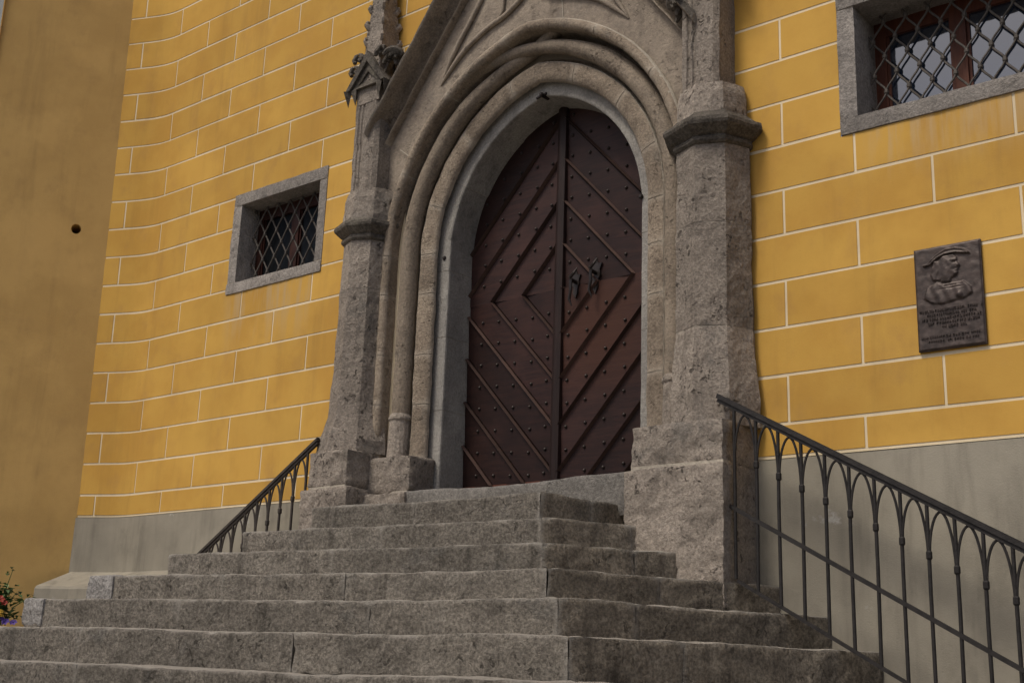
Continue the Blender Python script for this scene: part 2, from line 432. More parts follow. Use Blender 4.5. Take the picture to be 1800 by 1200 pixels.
lm.add(V, [(i*4+j, i*4+4+j, i*4+5+j, i*4+1+j) for i in range(n) for j in range(3)])
lm.build('plinth_ledge', M_PLINTH, fac, False)
# scattered dowel holes / marks on the right wall
# windows
def window(W, depth, bright, lat):
    x0, x1, z0, z1 = W
    fw, fb, ft = .118, .135, .115
    ix0, ix1, iz0, iz1 = x0+fw, x1-fw+.02, z0+fb-.03, z1-ft
    # timber with mullion (the part itself)
    m = MB(); y0 = depth; tw = .075
    m.box(ix0, ix0+tw, y0, y0+.06, iz0, iz1); m.box(ix1-tw, ix1, y0, y0+.06, iz0, iz1)
    m.box(ix0+tw, ix1-tw, y0, y0+.06, iz1-tw*1.4, iz1); m.box(ix0+tw, ix1-tw, y0, y0+.06, iz0, iz0+tw*.6)
    mx = (ix0+ix1)/2; m.box(mx-.05, mx+.05, y0-.004, y0+.064, iz0+tw*.6, iz1-tw*1.4)
    for e in (ix0+tw, mx+.05):      # casement rebates
        m.box(e, e+.018, y0+.012, y0+.05, iz0+tw*.6, iz1-tw*1.4)
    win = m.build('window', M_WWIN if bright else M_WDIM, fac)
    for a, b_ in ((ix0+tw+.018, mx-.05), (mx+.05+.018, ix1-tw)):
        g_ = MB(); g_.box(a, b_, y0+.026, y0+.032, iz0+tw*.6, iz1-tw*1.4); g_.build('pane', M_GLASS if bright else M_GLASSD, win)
    bk = MB(); bk.box(ix0, ix1, y0+.065, y0+.5, iz0, iz1); bk.build('dark_room', M_BLACK, win)
    # stone surround, proud 6 mm
    yf, yb = -.010, depth+.07
    stone_hex('sill', rect(x0, x1, yf-.006, yb), z0, iz0, M_FRAME, win, .03, .008, .006, 1.)
    stone_hex('lintel', rect(x0, x1, yf-.002, yb), iz1, z1, M_FRAME, win, .03, .008, .006, 2.)
    stone_hex('jamb_stone', rect(x0, ix0, yf, yb), iz0+.003, iz1-.003, M_FRAME, win, .03, .008, .006, 3.)
    stone_hex('jamb_stone', rect(ix1, x1, yf, yb), iz0+.003, iz1-.003, M_FRAME, win, .03, .008, .006, 4.)
    for q in (iz0, iz1):
        for xa_, xb_ in ((x0+.004, ix0-.004), (ix1+.004, x1-.004)):
            jt = MB(); jt.box(xa_, xb_, yf+.004, yb-.02, q-.004, q+.004); jt.build('mortar_joint', M_MORT, win)
    # iron lattice
    l_ = MB(); sx, sz = lat['sx'], lat['sz']; yl = lat['y']; rad = lat['r']
    xa, za = lat['x'], lat['z']
    cl = lambda p: (min(max(p[0], ix0+.004), ix1-.004), p[1], min(max(p[2], iz0+.002), iz1-.002))
    i0 = int(math.floor((ix0-xa)/sx))-1; i1 = int(math.ceil((ix1-xa)/sx))+1
    j0 = int(math.floor((iz0-za)/sz))-1; j1 = int(math.ceil((iz1-za)/sz))+1
    kn = MB()
    for j in range(j0, j1+1):
        for i in range(i0, i1+1):
            x = xa+i*sx+(sx/2 if j % 2 else 0); z = za+j*sz
            for sg in (-1, 1):
                xe, ze = x+sg*sx/2, z-sz
                pts = []
                for k in range(9):
                    t = k/8; e = t*t*(3-2*t) if lat['wavy'] else t
                    pts.append(((x+(xe-x)*e), yl+(.004*sg if lat['wavy'] else .006*sg), z+(ze-z)*t))
                if all(ix0-.01 < p[0] < ix1+.01 and iz0-.03 < p[2] < iz1+.03 for p in (pts[4],)):
                    q = [p for p in pts if ix0-.002 <= p[0] <= ix1+.002 and iz0-.004 <= p[2] <= iz1+.004]
                    if len(q) > 1: l_.tube(q, rad, 6)
            if ix0 < x < ix1 and iz0 < z < iz1:
                kn.tube([(x, yl, z-rad*2.2), (x, yl, z-rad), (x, yl, z+rad), (x, yl, z+rad*2.2)], [rad*1.1, rad*2.1, rad*2.1, rad*1.1], 7)
    gr = l_.build('lattice_wire', M_LATT, win, True)
    kn.build('lattice_collar', M_LATT, win, False)['kind'] = 'stuff'
    return win
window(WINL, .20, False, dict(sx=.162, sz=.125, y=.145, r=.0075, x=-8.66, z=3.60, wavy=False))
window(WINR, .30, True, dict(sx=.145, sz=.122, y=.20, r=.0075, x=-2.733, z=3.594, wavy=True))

# ------------------------------------------------------------------ plain buttress with a round hole
def buttress():
    bt = thing('plain_buttress', (-11.3, -.9, GZ), 'plain brown ochre plastered buttress with one small round hole', 'buttress')
    A = Vector((XL, yw(XL), 0)); D = Vector((-.52, -.855, 0)).normalized(); N = Vector((D.y, -D.x, 0))
    if N.dot(Vector((0, -6.6, 0))-A) < 0: N = -N
    def fp(s, z, dep=0.):
        sh = (xw(XL, z)-XL)
        p = A+D*s+N*(.006-dep); return Vector((p.x+sh, p.y, z))
    Wd = 1.26
    # find hole position along the face on the ray through it
    d = f*2171.08+r*(134-900)-u*(402-600)
    best = None
    for i in range(400):
        s = Wd*i/400
        for z in (4.0,):
            pass
        p = fp(s, 4.0); t = (p-M.translation)
        k = t.x*d.y-t.y*d.x
        if best is None or abs(k) < best[0]: best = (abs(k), s, d.z*(t.x/d.x))
    hs, hz = best[1], best[2]
    hr = .047; q = .16
    m = MB()
    ss = [-.04, hs-q, hs+q]+[hs+q+(Wd-hs-q)*i/6 for i in range(1, 7)]; zz = [GZ, .5, 1.5, 2.5, hz-q, hz+q, 5., 6., 7., 8., 9.]
    for i in range(len(ss)-1):
        for j in range(len(zz)-1):
            if i == 1 and j == 4: continue
            m.add([fp(ss[i], zz[j]), fp(ss[i+1], zz[j]), fp(ss[i+1], zz[j+1]), fp(ss[i], zz[j+1])], [(0, 1, 2, 3)])
    K = 24; V = []
    for k in range(K):
        a = 2*math.pi*k/K; c_, s_ = math.cos(a), math.sin(a); mxx = max(abs(c_), abs(s_))
        V += [fp(hs+q*c_/mxx, hz+q*s_/mxx), fp(hs+hr*1.0*c_, hz+hr*1.12*s_), fp(hs+hr*c_, hz+hr*1.12*s_, .3)]
    m.add(V, [(k*3+j, ((k+1) % K)*3+j, ((k+1) % K)*3+j+1, k*3+j+1) for k in range(K) for j in range(2)])
    # sides
    m.add([fp(Wd, GZ), fp(Wd, 9.), fp(Wd, 9., 2.2), fp(Wd, GZ, 2.2)], [(0, 1, 2, 3)])
    m.add([fp(-.04, GZ), fp(-.04, 9.), fp(-.04, 9., .5), fp(-.04, GZ, .5)], [(0, 1, 2, 3)])
    m.add([fp(-.04, 9.), fp(Wd, 9.), fp(Wd, 9., 2.2), fp(-.04, 9., .5)], [(0, 1, 2, 3)])
    m.build('buttress_wall', M_BUTT, bt)
    h = MB(); h.add([fp(hs+hr*math.cos(2*math.pi*k/K), hz+hr*1.12*math.sin(2*math.pi*k/K), .295) for k in range(K)], [tuple(range(K))])
    h.build('hole_bottom', M_BLACK, bt)
buttress()

# ------------------------------------------------------------------ stone staircase
stair = thing('stone_staircase', (-5.2, -1.5, GZ), 'worn granite staircase spreading on three sides below the portal', 'staircase')
NST = 15
Ck = [(-4.56, -.85), (-4.44, -.99), (-4.256, -1.2), (-4.03, -1.45), (-3.77, -1.69)]
Lx = [-6.55, -6.98, -7.32, -7.63, -7.76]
YL = [-.90, -1.13, -1.48, -1.87, -2.24]
for k in range(5, NST+1):
    Ck.append((Ck[-1][0]+.26, Ck[-1][1]-.255)); Lx.append(Lx[-1]-.30); YL.append(YL[-1]-.34)
rs = random.Random(11)
ZK = [1.085-.175*k-(.015 if k == 5 else .045 if k > 5 else 0) for k in range(NST+1)]
for k in range(NST+1):
    zt = ZK[k]; zb = zt-.175-.05
    if zb < GZ: zb = GZ+.002
    if zt < GZ+.05: continue
    c = Vector((*Ck[k], 0)); E_ = Vector((-3.415+.30*(k-3), .0, 0)); l = Vector((Lx[k], YL[k], 0)); F_ = Vector((Lx[k]-.22, -.03, 0))
    if k == 0: E_ = Vector((-4.42, 0, 0))
    near = k <= 7
    cell = .022 if near else .06
    dep = .46
    # front run, cut into slabs
    df = (c-l).normalized(); nf = Vector((-df.y, df.x, 0)); L = (c-l).length
    nsl = 2 if k < 3 else 3
    cuts = [0]+sorted(min(max((i+rs.uniform(-.22, .22))/nsl, .12), .9) for i in range(1, nsl))+[1]
    dr = (E_-c).normalized(); nr = Vector((-dr.y, dr.x, 0))
    # mitre direction at the corner
    mi = (nf+nr); mi = mi.normalized()*(dep/ max(.3, mi.normalized().dot(nf)))
    sag = (lambda k_, sd_: (lambda W: -.012*max(0, 1-((W.x-(-5.1))/1.1)**2)+.009*nz(W, 1.3, sd_)+.006*nz(W, 4, sd_)+.004*nz(W, 11, sd_)))(k, k*1.3)
    for i in range(nsl):
        a, b_ = cuts[i]*L, cuts[i+1]*L
        p0 = l+df*(a+.0008); p1 = l+df*(b_-.0008)
        q0, q1 = p0+nf*dep, p1+nf*dep
        if i == nsl-1: q1 = c+mi
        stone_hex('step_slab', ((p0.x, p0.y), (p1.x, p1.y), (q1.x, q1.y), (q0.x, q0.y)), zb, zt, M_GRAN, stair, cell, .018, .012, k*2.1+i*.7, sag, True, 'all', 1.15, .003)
    L2 = (E_-c).length
    cuts = [0, rs.uniform(.3, .6), 1] if k not in (0, 4) else [0, .26 if k == 4 else .5, 1]
    for i in range(2):
        p0 = c+dr*(cuts[i]*L2+.001); p1 = c+dr*(cuts[i+1]*L2-.001)
        q0, q1 = p0+nr*dep, p1+nr*dep
        if i == 0: q0 = c+mi
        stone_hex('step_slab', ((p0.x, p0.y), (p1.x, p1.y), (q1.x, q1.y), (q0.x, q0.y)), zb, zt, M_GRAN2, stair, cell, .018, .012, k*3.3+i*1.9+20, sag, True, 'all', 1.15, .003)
    # left return
    dl = (l-F_).normalized(); nl = Vector((-dl.y, dl.x, 0))
    p0, p1 = F_, l-dl*.47
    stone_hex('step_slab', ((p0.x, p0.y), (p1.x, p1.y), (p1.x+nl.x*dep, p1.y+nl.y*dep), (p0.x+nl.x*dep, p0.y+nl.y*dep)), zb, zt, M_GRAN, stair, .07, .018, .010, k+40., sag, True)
    # fill of the level so that the treads are closed
    m = MB(); zz = zt-.02
    pts = [(l.x+.2, l.y+.3), (c.x-.3, c.y+.3), (E_.x-.3, -.02), (F_.x+.25, -.02)]
    m.add([(x, y, z) for z in (zb, zz) for x, y in pts], [(4, 5, 6, 7), (0, 1, 5, 4), (1, 2, 6, 5), (2, 3, 7, 6), (3, 0, 4, 7)])
    m.build('core', M_MORT, stair)
# pale replaced end stones
for (k, w_, s_) in ((3, .26, 5), (4, .20, 6)):
    zt = ZK[k]; df = (Vector((*Ck[k], 0))-Vector((Lx[k], YL[k], 0))).normalized(); nf = Vector((-df.y, df.x, 0))
    p0 = Vector((Lx[k], YL[k], 0))-df*.012-nf*.012; p1 = p0+df*w_; q0 = p0+nf*.4; q1 = p1+nf*.4
    stone_hex('end_stone', ((p0.x, p0.y), (p1.x, p1.y), (q1.x, q1.y), (q0.x, q0.y)), zt-.178, zt+.004, M_WHITE, stair, .02, .02, .014, s_, None, True)

# ------------------------------------------------------------------ portal
port = thing('stone_portal', (XC, -.1, 1.085), 'late gothic stone portal with moulded pointed arch between piers', 'portal')
ZS, CC = 3.20, .222
def ppt(uu, y, p, zb=1.56, zbr=1.56):
    rr = uu+CC; th = math.acos(CC/rr)
    if p <= 1: return (XC-uu, y, zb+(ZS-zb)*p)
    if p <= 2: a = th*(p-1); return (XC+CC-rr*math.cos(a), y, ZS+rr*math.sin(a))
    if p <= 3: a = th*(3-p); return (XC-CC+rr*math.cos(a), y, ZS+rr*math.sin(a))
    return (XC+uu, y, zbr+(ZS-zbr)*(4-p))
def sweep(name, prof, cuts, mat, parent, gap=.0022, zb=1.56, zbr=1.56, smooth=True, amp=.006, dens=44):
    out = []
    n = len(prof)
    for a, b_ in zip(cuts[:-1], cuts[1:]):
        a_, bb = a+gap, b_-gap
        st = [a_+(bb-a_)*i/max(2, int((b_-a)*dens)) for i in range(max(2, int((b_-a)*dens))+1)]
        if a < 2 < b_: st = sorted(set(st+[2.]))
        V = []
        for p in st:
            for (uu, y) in prof:
                v = Vector(ppt(uu, y, p, zb, zbr))
                k = amp*(nz(v, 7)+.6*nz(v, 22))
                V.append((v.x+k*.6, v.y+k, v.z+k*.3))
        F = [(i*n+j, i*n+(j+1) % n, (i+1)*n+(j+1) % n, (i+1)*n+j) for i in range(len(st)-1) for j in range(n)]
        F += [tuple(range(n)), tuple((len(st)-1)*n+j for j in range(n))]
        out.append(mk(name, V, F, mat, parent, smooth))
    return out
def arc_pts(cu, cy, rad, a0, a1, n): return [(cu+rad*math.cos(R(a0+(a1-a0)*i/n)), cy+rad*math.sin(R(a0+(a1-a0)*i/n))) for i in range(n+1)]
# order: inner arris -> outwards, then back
prof_in = [(1.07, .27), (1.06, .115), (1.02, .100), (.992, .082), (.994, .060), (1.01, .044), (1.045, .034), (1.09, .028), (1.125, .028), (1.136, .032), (1.142, .05),
           (1.146, .09), (1.156, .12), (1.172, .12), (1.19, .10), (1.205, .27), (1.1, .27)]
prof_out = [(1.19, .27), (1.19, .10), (1.295, .08), (1.318, .085), (1.328, .11), (1.338, .11), (1.346, .07), (1.35, .0), (1.346, -.035)] + \
    arc_pts(1.387, -.085, .042, 150, 385, 11) + [(1.445, -.06), (1.46, -.06), (1.46, .27)]
jl = [0, .26, .50, .80, 1.0, 1.22, 1.55, 1.85, 2.2, 2.5, 2.78, 3.0, 3.2, 3.42, 3.75, 4]
sweep('arch_moulding', prof_in, jl, M_ARCH, port)
sweep('arch_moulding', prof_out, [0, .26, .50, .80, 1.0, 1.30, 1.62, 1.9, 2.3, 2.6, 3.0, 3.2, 3.42, 3.75, 4], M_ARCH, port)
sh = lambda pr, d: [(uu+d, y+d) for uu, y in pr]
sweep('joint_mortar', sh(prof_in, .004), [.02, 3.98], M_MORT, port, 0, amp=.006)
sweep('joint_mortar', sh(prof_out, .004), [.02, 3.98], M_MORT, port, 0, amp=.006)
# roll mouldings that cross at the apex
UR = 1.243
def roll(side):
    m = MB(); rr = UR+CC; pts = []; rad = []
    for i in range(24): pts.append((-UR, 1.60+(ZS-1.60)*i/24))
    thc = R(76) if side < 0 else R(107)
    nn = 25 if side < 0 else 34
    for i in range(nn):
        a = thc*i/(nn-1); pts.append((CC-rr*math.cos(a), ZS+rr*math.sin(a)))
    if side < 0:
        t = (math.sin(thc), math.cos(thc)+.13)
        for i in range(1, 10):
            d = .52*i/9; pts.append((CC-rr*math.cos(thc)+t[0]*d, ZS+rr*math.sin(thc)+t[1]*d))
    n = len(pts)
    P3 = []
    for i, (x, z) in enumerate(pts):
        yy = .022+(.02 if side < 0 else -.022)*min(1, max(0, (i-40)/8))
        if side < 0 and i > n-8: yy -= .075*(i-n+8)/8
        v = Vector((XC-side*x*-1 if False else XC+(x if side < 0 else -x), yy, z))
        k = .004*(nz(v, 9, 2)+.6*nz(v, 25, 5)); v.y += k; v.x += k*.7
        P3.append(v); rad.append(.076 if i < 40 else max(.052, .076-.003*(i-40)))
    m.tube(P3, rad, 12)
    o = m.build('crossing_roll', M_ARCH, port, True)
    b_ = MB()
    x0 = XC+(-UR if side < 0 else UR)
    b_.tube([(x0, .022, 1.56), (x0, .022, 1.86), (x0, .022, 1.875), (x0, .022, 1.89), (x0, .022, 1.905), (x0, .022, 1.92)], [.090, .084, .094, .094, .084, .076], 16)
    b_.build('roll_base', M_BROWN, o, False)
roll(-1); roll(1)
# grey lining
prof_g = [(.90, .56), (.90, .138), (.904, .125), (.915, .12), (1.085, .12), (1.09, .3), (.96, .56)]
sweep('lining_stone', prof_g, [0, .37, .66, .93, 1.36, 1.9, 2.35, 2.8, 3.1, 3.45, 4], M_GREYST, port, .0012, 1.20, 1.20, False, .0025, 40)
sweep('joint_mortar', [(uu+.003, y+.003) for uu, y in prof_g], [.01, 3.99], M_MORT, port, 0, 1.20, 1.20, False, .0025)
# iron pins in the jambs
for q in ((XC-.955, .155, 3.17, 'x'), (XC+.90, .15, 3.27, 'x'), (XC, .12, 4.30, 'z')):
    m = MB(); x, y, z, t = q
    m.tube([(x, y+.05, z), (x, y-.04, z), (x, y-.05, z)], [.018, .018, .010], 8)
    if t == 'z': m.tube([(x-.07, y, z-.0), (x+.03, y-.01, z+.01)], .012, 6)
    m.build('iron_pin', M_STUD, port)
# threshold
stone_hex('threshold', rect(XC-1.0, XC+1.05, -.18, .62), 1.0, 1.285, M_THRES, port, .03, .02, .008, 4., lambda W: -.02*max(0, 1-((W.x-XC)/.6)**2))

# gable panel above the arch
RKZ, RKU, RKS = 4.22, 1.43, 1.36       # inner rake line: z = RKZ + (RKU-u)*RKS
pm = MB(); n = 26
for side in (-1, 1):
    V = []
    for i in range(n+1):
        t = i/n; rr = 1.42+CC; th = math.acos(CC/rr); a = th*t
        uu = -(CC-rr*math.cos(a)); z = ZS+rr*math.sin(a)
        u2 = 1.45*(1-t) if t > .0 else 1.45
        if t < .30: z2 = max(z, 3.3+(t/.30)*1.0); u2 = 1.47-.03*t
        else: s_ = (t-.30)/.70; u2 = 1.43*(1-s_); z2 = RKZ+(RKU-u2)*RKS
        for j in range(7):
            e = j/6; V.append((XC+side*(uu*(1-e)+u2*e), -.072+.002*nz((uu, t, e), 3), z*(1-e)+z2*e))
    pm.add(V, [(i*7+j, i*7+7+j, i*7+8+j, i*7+1+j) for i in range(n) for j in range(6)])
pm.build('gable_panel', M_PANEL, port, True)
for side in (-1, 1):     # panel strip down beside the pier
    m = MB(); m.box(min(XC+side*1.42, XC+side*1.62), max(XC+side*1.42, XC+side*1.62), -.068, .2, 1.56, 3.9)
    m.build('jamb_strip', M_BROWN, port)
# raking mouldings
def rake(side):
    prof = [(-.02, -.06), (-.015, -.125), (.0, -.14), (.02, -.135), (.035, -.10), (.075, -.075), (.15, -.085), (.205, -.12), (.22, -.18), (.228, -.225), (.25, -.245), (.30, -.24), (.33, -.20), (.335, .0)]
    prof = [(o*.5, y-(.03 if o > .2 and y < -.15 else 0)) for o, y in prof]
    du, dz = -1/math.hypot(1, RKS), RKS/math.hypot(1, RKS)
    nu, nz_ = dz, -du        # outward normal (u,z)
    L = 2.45; n = len(prof); V = []; st = 40
    for i in range(st+1):
        for (o, y) in prof:
            s_ = (nu*o-(.03 if o < .10 else .13))/-du; s_ = s_+(L-s_)*i/st
            uu = RKU+du*s_+nu*o; z = RKZ+dz*s_+nz_*o
            k = .005*(nz((uu*side, y, z), 9)+.6*nz((uu, y, z), 25))
            V.append((XC+side*uu+k, y+k, z))
    F = [(i*n+j, i*n+j+1, (i+1)*n+j+1, (i+1)*n+j) for i in range(st) for j in range(n-1)]
    F += [tuple(range(n)), tuple(st*n+j for j in range(n))]
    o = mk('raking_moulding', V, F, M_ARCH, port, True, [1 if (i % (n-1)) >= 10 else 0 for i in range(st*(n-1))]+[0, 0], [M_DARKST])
    # crockets: curled leaves on the rake
    for (uu, z) in (((1.25, 4.90), (.76, 5.58)) if side < 0 else ((1.34, 4.44), (.95, 5.32))):
        m = MB()
        for q in range(5):
            ang = -.9+q*.45; ln = .10+.035*math.cos(q*1.7)
            pts = []
            for i in range(6):
                t = i/5; a = 1.0+ang*.6+t*1.9
                ou = nu*math.sin(a)*ln*t+du*math.cos(a)*ln*t*.8; oz = nz_*math.sin(a)*ln*t+dz*math.cos(a)*ln*t*.8
                pts.append((XC+side*(uu+ou), -.20+ang*.07*t-.04*t, z+oz))
            m.tube(pts, [.026, .03, .034, .03, .024, .014], 7)
        mm = m.build('crocket', M_DARKST, o, True)
rake(-1); rake(1)
# thin blind tracery ribs on the panel
def rib(pts, rad, side):
    m = MB(); P = []
    q = [Vector((p[0], p[1])) for p in pts]
    for i in range(len(q)-1):
        for t in (0, .25, .5, .75):
            a = q[max(i-1, 0)]; b_ = q[i]; c = q[i+1]; d = q[min(i+2, len(q)-1)]
            v = .5*((2*b_)+(-a+c)*t+(2*a-5*b_+4*c-d)*t*t+(-a+3*b_-3*c+d)*t**3); P.append(v)
    P.append(q[-1])
    n = len(P)
    m.tube([(XC+side*(v.x), -.076-.012*min(1, i/6), v.y) for i, v in enumerate(P)], [rad*min(1, .25+i/9) for i in range(n)], 8)
    m.build('tracery_rib', M_PANEL, port, True)
for side in (-1, 1):
    rib([(.91, 4.57), (.86, 4.66), (.73, 4.88), (.60, 5.06), (.50, 5.22), (.40, 5.45), (.30, 5.8)], .020, side)
    rib([(.91, 4.57), (.84, 4.64), (.66, 4.80), (.43, 4.92), (.24, 4.98), (.05, 5.10), (0., 5.2)], .020, side)
    rib([(.43, 4.925), (.33, 4.96), (.28, 5.02), (.27, 5.12), (.24, 5.25)], .014, side)

for (a_, b2) in (((1.05, 4.135), (.845, 4.42)), ((.32, 4.735), (.30, 4.93)), ((-1.18, 4.0), (-1.33, 4.12))):
    m = MB(); m.bar((XC+a_[0], -.0735, a_[1]), (XC+b2[0], -.0735, b2[1]), .0035, .0035, (0, 1, 0)); m.build('joint_mortar', M_MORT, port)
# piers
def octa(name, cx, cy, lv, mat, parent, rot=0., sub=5, amp=.006, nseg=None, smooth=True, seed=0., n=8):
    """n-gon prism following (z, radius) levels, with sides subdivided and roughened; optional (sx, sy) per level"""
    ring = n*sub; V = []
    L2 = []
    for (a, b_) in zip(lv[:-1], lv[1:]):
        m_ = max(1, int(abs(b_[0]-a[0])/.04))
        for i in range(m_): L2.append(tuple(a[k]+(b_[k]-a[k])*i/m_ for k in range(2)))
    L2.append(lv[-1])
    for (z, rr) in L2:
        for s_ in range(n):
            a0 = rot+2*math.pi*s_/n; a1 = rot+2*math.pi*(s_+1)/n
            for k in range(sub):
                t = k/sub; x = rr*((1-t)*math.cos(a0)+t*math.cos(a1)); y = rr*((1-t)*math.sin(a0)+t*math.sin(a1))
                w_ = Vector((cx+x, cy+y, z)); kk = amp*(nz(w_, 4, seed)+.8*nz(w_, 12, seed)+.5*nz(w_, 30, seed))
                V.append((w_.x+kk*x/rr, w_.y+kk*y/rr, z+kk*.2))
    F = [(i*ring+j, i*ring+(j+1) % ring, (i+1)*ring+(j+1) % ring, (i+1)*ring+j) for i in range(len(L2)-1) for j in range(ring)]
    F += [tuple(range(ring)), tuple((len(L2)-1)*ring+j for j in range(ring))]
    return mk(name, V, F, mat, parent, smooth)
def pier(side):
    cx = XC+side*1.585; cy = -.05
    zb = 1.60 if side < 0 else 1.50
    cp = XC+side*(1.625 if side < 0 else 1.585); fs = .87 if side < 0 else 1.
    b0 = .315 if side < 0 else .30
    SC = lambda lv: [(z_, r_*fs) for z_, r_ in lv]
    j1, j2 = (2.28, 2.93) if side < 0 else (2.12, 2.80)
    sh_ = octa('pier_shaft', cp, cy, [(zb, b0), (zb+.10, b0-.008), (zb+.2, .295*(fs+1)/2), (zb+.36, .276*fs), (j1-.003, .262*fs)], M_BROWN, port, 0, 6, .009, seed=side*3., smooth=False)
    octa('shaft_drum', cp, cy, SC([(j1+.003, .262), (j2-.003, .256)]), M_BROWN, sh_, 0, 6, .009, seed=side*3., smooth=False)
    octa('shaft_drum', cp, cy, SC([(j2+.003, .256), (3.36, .252)]), M_BROWN, sh_, 0, 6, .009, seed=side*3., smooth=False)
    octa('joint_mortar', cp, cy, SC([(j1-.02, .2585), (j1+.02, .2585)]), M_MORT, sh_, 0, 6, .009, seed=side*3., smooth=False)
    octa('joint_mortar', cp, cy, SC([(j2-.02, .2525), (j2+.02, .2525)]), M_MORT, sh_, 0, 6, .009, seed=side*3., smooth=False)
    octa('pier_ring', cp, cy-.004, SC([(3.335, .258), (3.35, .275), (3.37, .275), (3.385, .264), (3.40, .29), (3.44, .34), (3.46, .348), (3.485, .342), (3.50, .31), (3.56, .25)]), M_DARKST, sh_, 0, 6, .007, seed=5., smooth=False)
    octa('pier_block', (cp+cx)/2, cy-.01, [(3.50, .245), (3.70, .238), (3.77, .22), (3.79, .18)], M_BROWN, sh_, 0, 5, .010, seed=7., smooth=False)
    # pinnacle shaft: rectangular with grooves
    m = MB(); hw = .135; y0 = -.235
    prof = [(-hw, 0), (-hw, y0), (-.035, y0), (-.025, y0+.025), (-.010, y0+.025), (-.002, y0), (.010, y0), (.018, y0+.025), (.032, y0+.025), (.042, y0), (hw, y0), (hw, 0)]
    prof = [(-hw, 0), (-hw, y0), (-.10, y0), (-.092, y0+.012), (-.078, y0+.012), (-.070, y0), (-.058, y0), (-.05, y0+.012), (-.036, y0+.012), (-.028, y0), (.10, y0+.0), (hw, y0+.03), (hw, 0)]
    if side > 0: prof = [(-p[0] if False else p[0], p[1]) for p in prof]
    ZL = [3.74+(4.74-3.74)*i/14 for i in range(15)]
    n = len(prof); V = []
    for z in ZL:
        for (x, y) in prof:
            v = Vector((cx+x, y, z)); k = .006*(nz(v, 8)+.7*nz(v, 25)); V.append((v.x+k, v.y+k, z))
    F = [(i*n+j, i*n+j+1, (i+1)*n+j+1, (i+1)*n+j) for i in range(len(ZL)-1) for j in range(n-1)]
    mk('pinnacle_shaft', V, F, M_BROWN, sh_, False)
    # gablets on the front and the outer sides
    gm = MB(); gf = MB()
    zg, hg = 4.69, .32
    for ang in (0, 90, -90):
        ca, sa = math.cos(R(ang)), math.sin(R(ang)); ctr = Vector((cx, -.12, 0)); wg = .235 if ang == 0 else .15
        def T(x, d, z): return (ctr.x+ca*x+sa*d, ctr.y+sa*x-ca*d, z)
        d0 = .135
        for o0, o1, dd in ((0., .050, d0+.030), (.050, .095, d0+.005)):
            for sg in (-1, 1):
                A = [T(sg*(wg-o0), dd, zg), T(0, dd, zg+hg-o0*1.9), T(0, dd, zg+hg-o1*1.9), T(sg*(wg-o1), dd, zg)]
                B = [T(sg*(wg-o0), 0, zg), T(0, 0, zg+hg-o0*1.9), T(0, 0, zg+hg-o1*1.9), T(sg*(wg-o1), 0, zg)]
                gm.add(A+B, [(0, 1, 2, 3), (4, 5, 6, 7), (0, 4, 5, 1), (1, 5, 6, 2), (2, 6, 7, 3), (3, 7, 4, 0)])
        A = [T(-wg+.07, .1185, zg+.002), T(wg-.07, .1185, zg+.002), T(0, .1185, zg+hg-.10)]; B = [T(-wg+.05, -.0, zg), T(wg-.05, -.0, zg), T(0, -.0, zg+hg-.10)]
        gf.add(A+B, [(0, 1, 2), (3, 5, 4), (0, 3, 4, 1), (1, 4, 5, 2), (2, 5, 3, 0)])
        # drip tips at the foot of the gablet
        for sg in (-1, 1):
            gm.add([T(sg*(wg-.05), d0, zg-.0), T(sg*(wg+.0), d0+.05, zg), T(sg*(wg+.0), d0-.02, zg), T(sg*(wg-.02), d0, zg-.14)], [(0, 1, 2), (0, 1, 3), (1, 2, 3), (0, 2, 3)])
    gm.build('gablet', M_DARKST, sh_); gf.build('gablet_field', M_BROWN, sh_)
    cr = MB()
    cr.box(cx-.132, cx+.132, -.238, .0, 4.55, 4.82)
    cr.build('gablet_core', M_BROWN, sh_)
    # crocketed spire
    sp = octa('spire', cx, -.12, [(4.72, .175), (4.86, .165), (5.6, .10), (6.5, .02)], M_BROWN, sh_, R(45), 4, .012, seed=9., n=4, smooth=False)
    ck = MB(); rn = random.Random(5)
    for i in range(9):
        z = 4.98+i*.155; rr = .155-.096*(z-4.86)+.0
        for a in (45, 135, 225, 315):
            ca, sa = math.cos(R(a)), math.sin(R(a)); q = rn.uniform(.8, 1.2)
            pts = [(cx+ca*(rr*.95+o*q), -.12+sa*(rr*.95+o*q), z+h_) for o, h_ in ((-.02, -.03), (.012, -.01), (.03, .018), (.022, .042), (.004, .04))]
            ck.tube(pts, [.022*q, .024*q, .02*q, .016, .009], 6)
    ck.build('spire_crocket', M_BROWN, sp, True)
    for (dx, dy, z) in ((-.19, -.14, 4.88), (.19, -.14, 4.88), (-.12, -.20, 4.96), (.12, -.2, 4.96)):
        kb = MB()
        for q in range(3):
            pts = [(cx+dx*(1+.16*t)+.03*math.sin(q*2+t*3), -.12+dy*.6-.02*q, z+.07*t-.015*q) for t in (0, .4, .8, 1.1)]
            kb.tube(pts, [.018, .023, .021, .010], 7)
        kb.build('gablet_crocket', M_DARKST, sh_, True)
pier(-1); pier(1)
# bases, left: separate stones
stone_hex('base_stone', rect(-7.185, -6.755, -.40, .02), 1.325, 1.600, M_BROWN, port, .022, .016, .022, 31.)
stone_hex('base_stone', rect(-7.24, -6.72, -.42, .02), .80, 1.315, M_BROWN, port, .022, .016, .022, 32.)
stone_hex('base_stone', ((-6.83, -.17), (-6.345, -.15), (-6.335, .12), (-6.83, .12)), 1.285, 1.56, M_BROWN, port, .022, .016, .022, 33.)
stone_hex('base_stone', ((-6.80, -.24), (-6.335, -.20), (-6.335, .12), (-6.80, .12)), 1.05, 1.278, M_BROWN, port, .022, .016, .022, 34.)
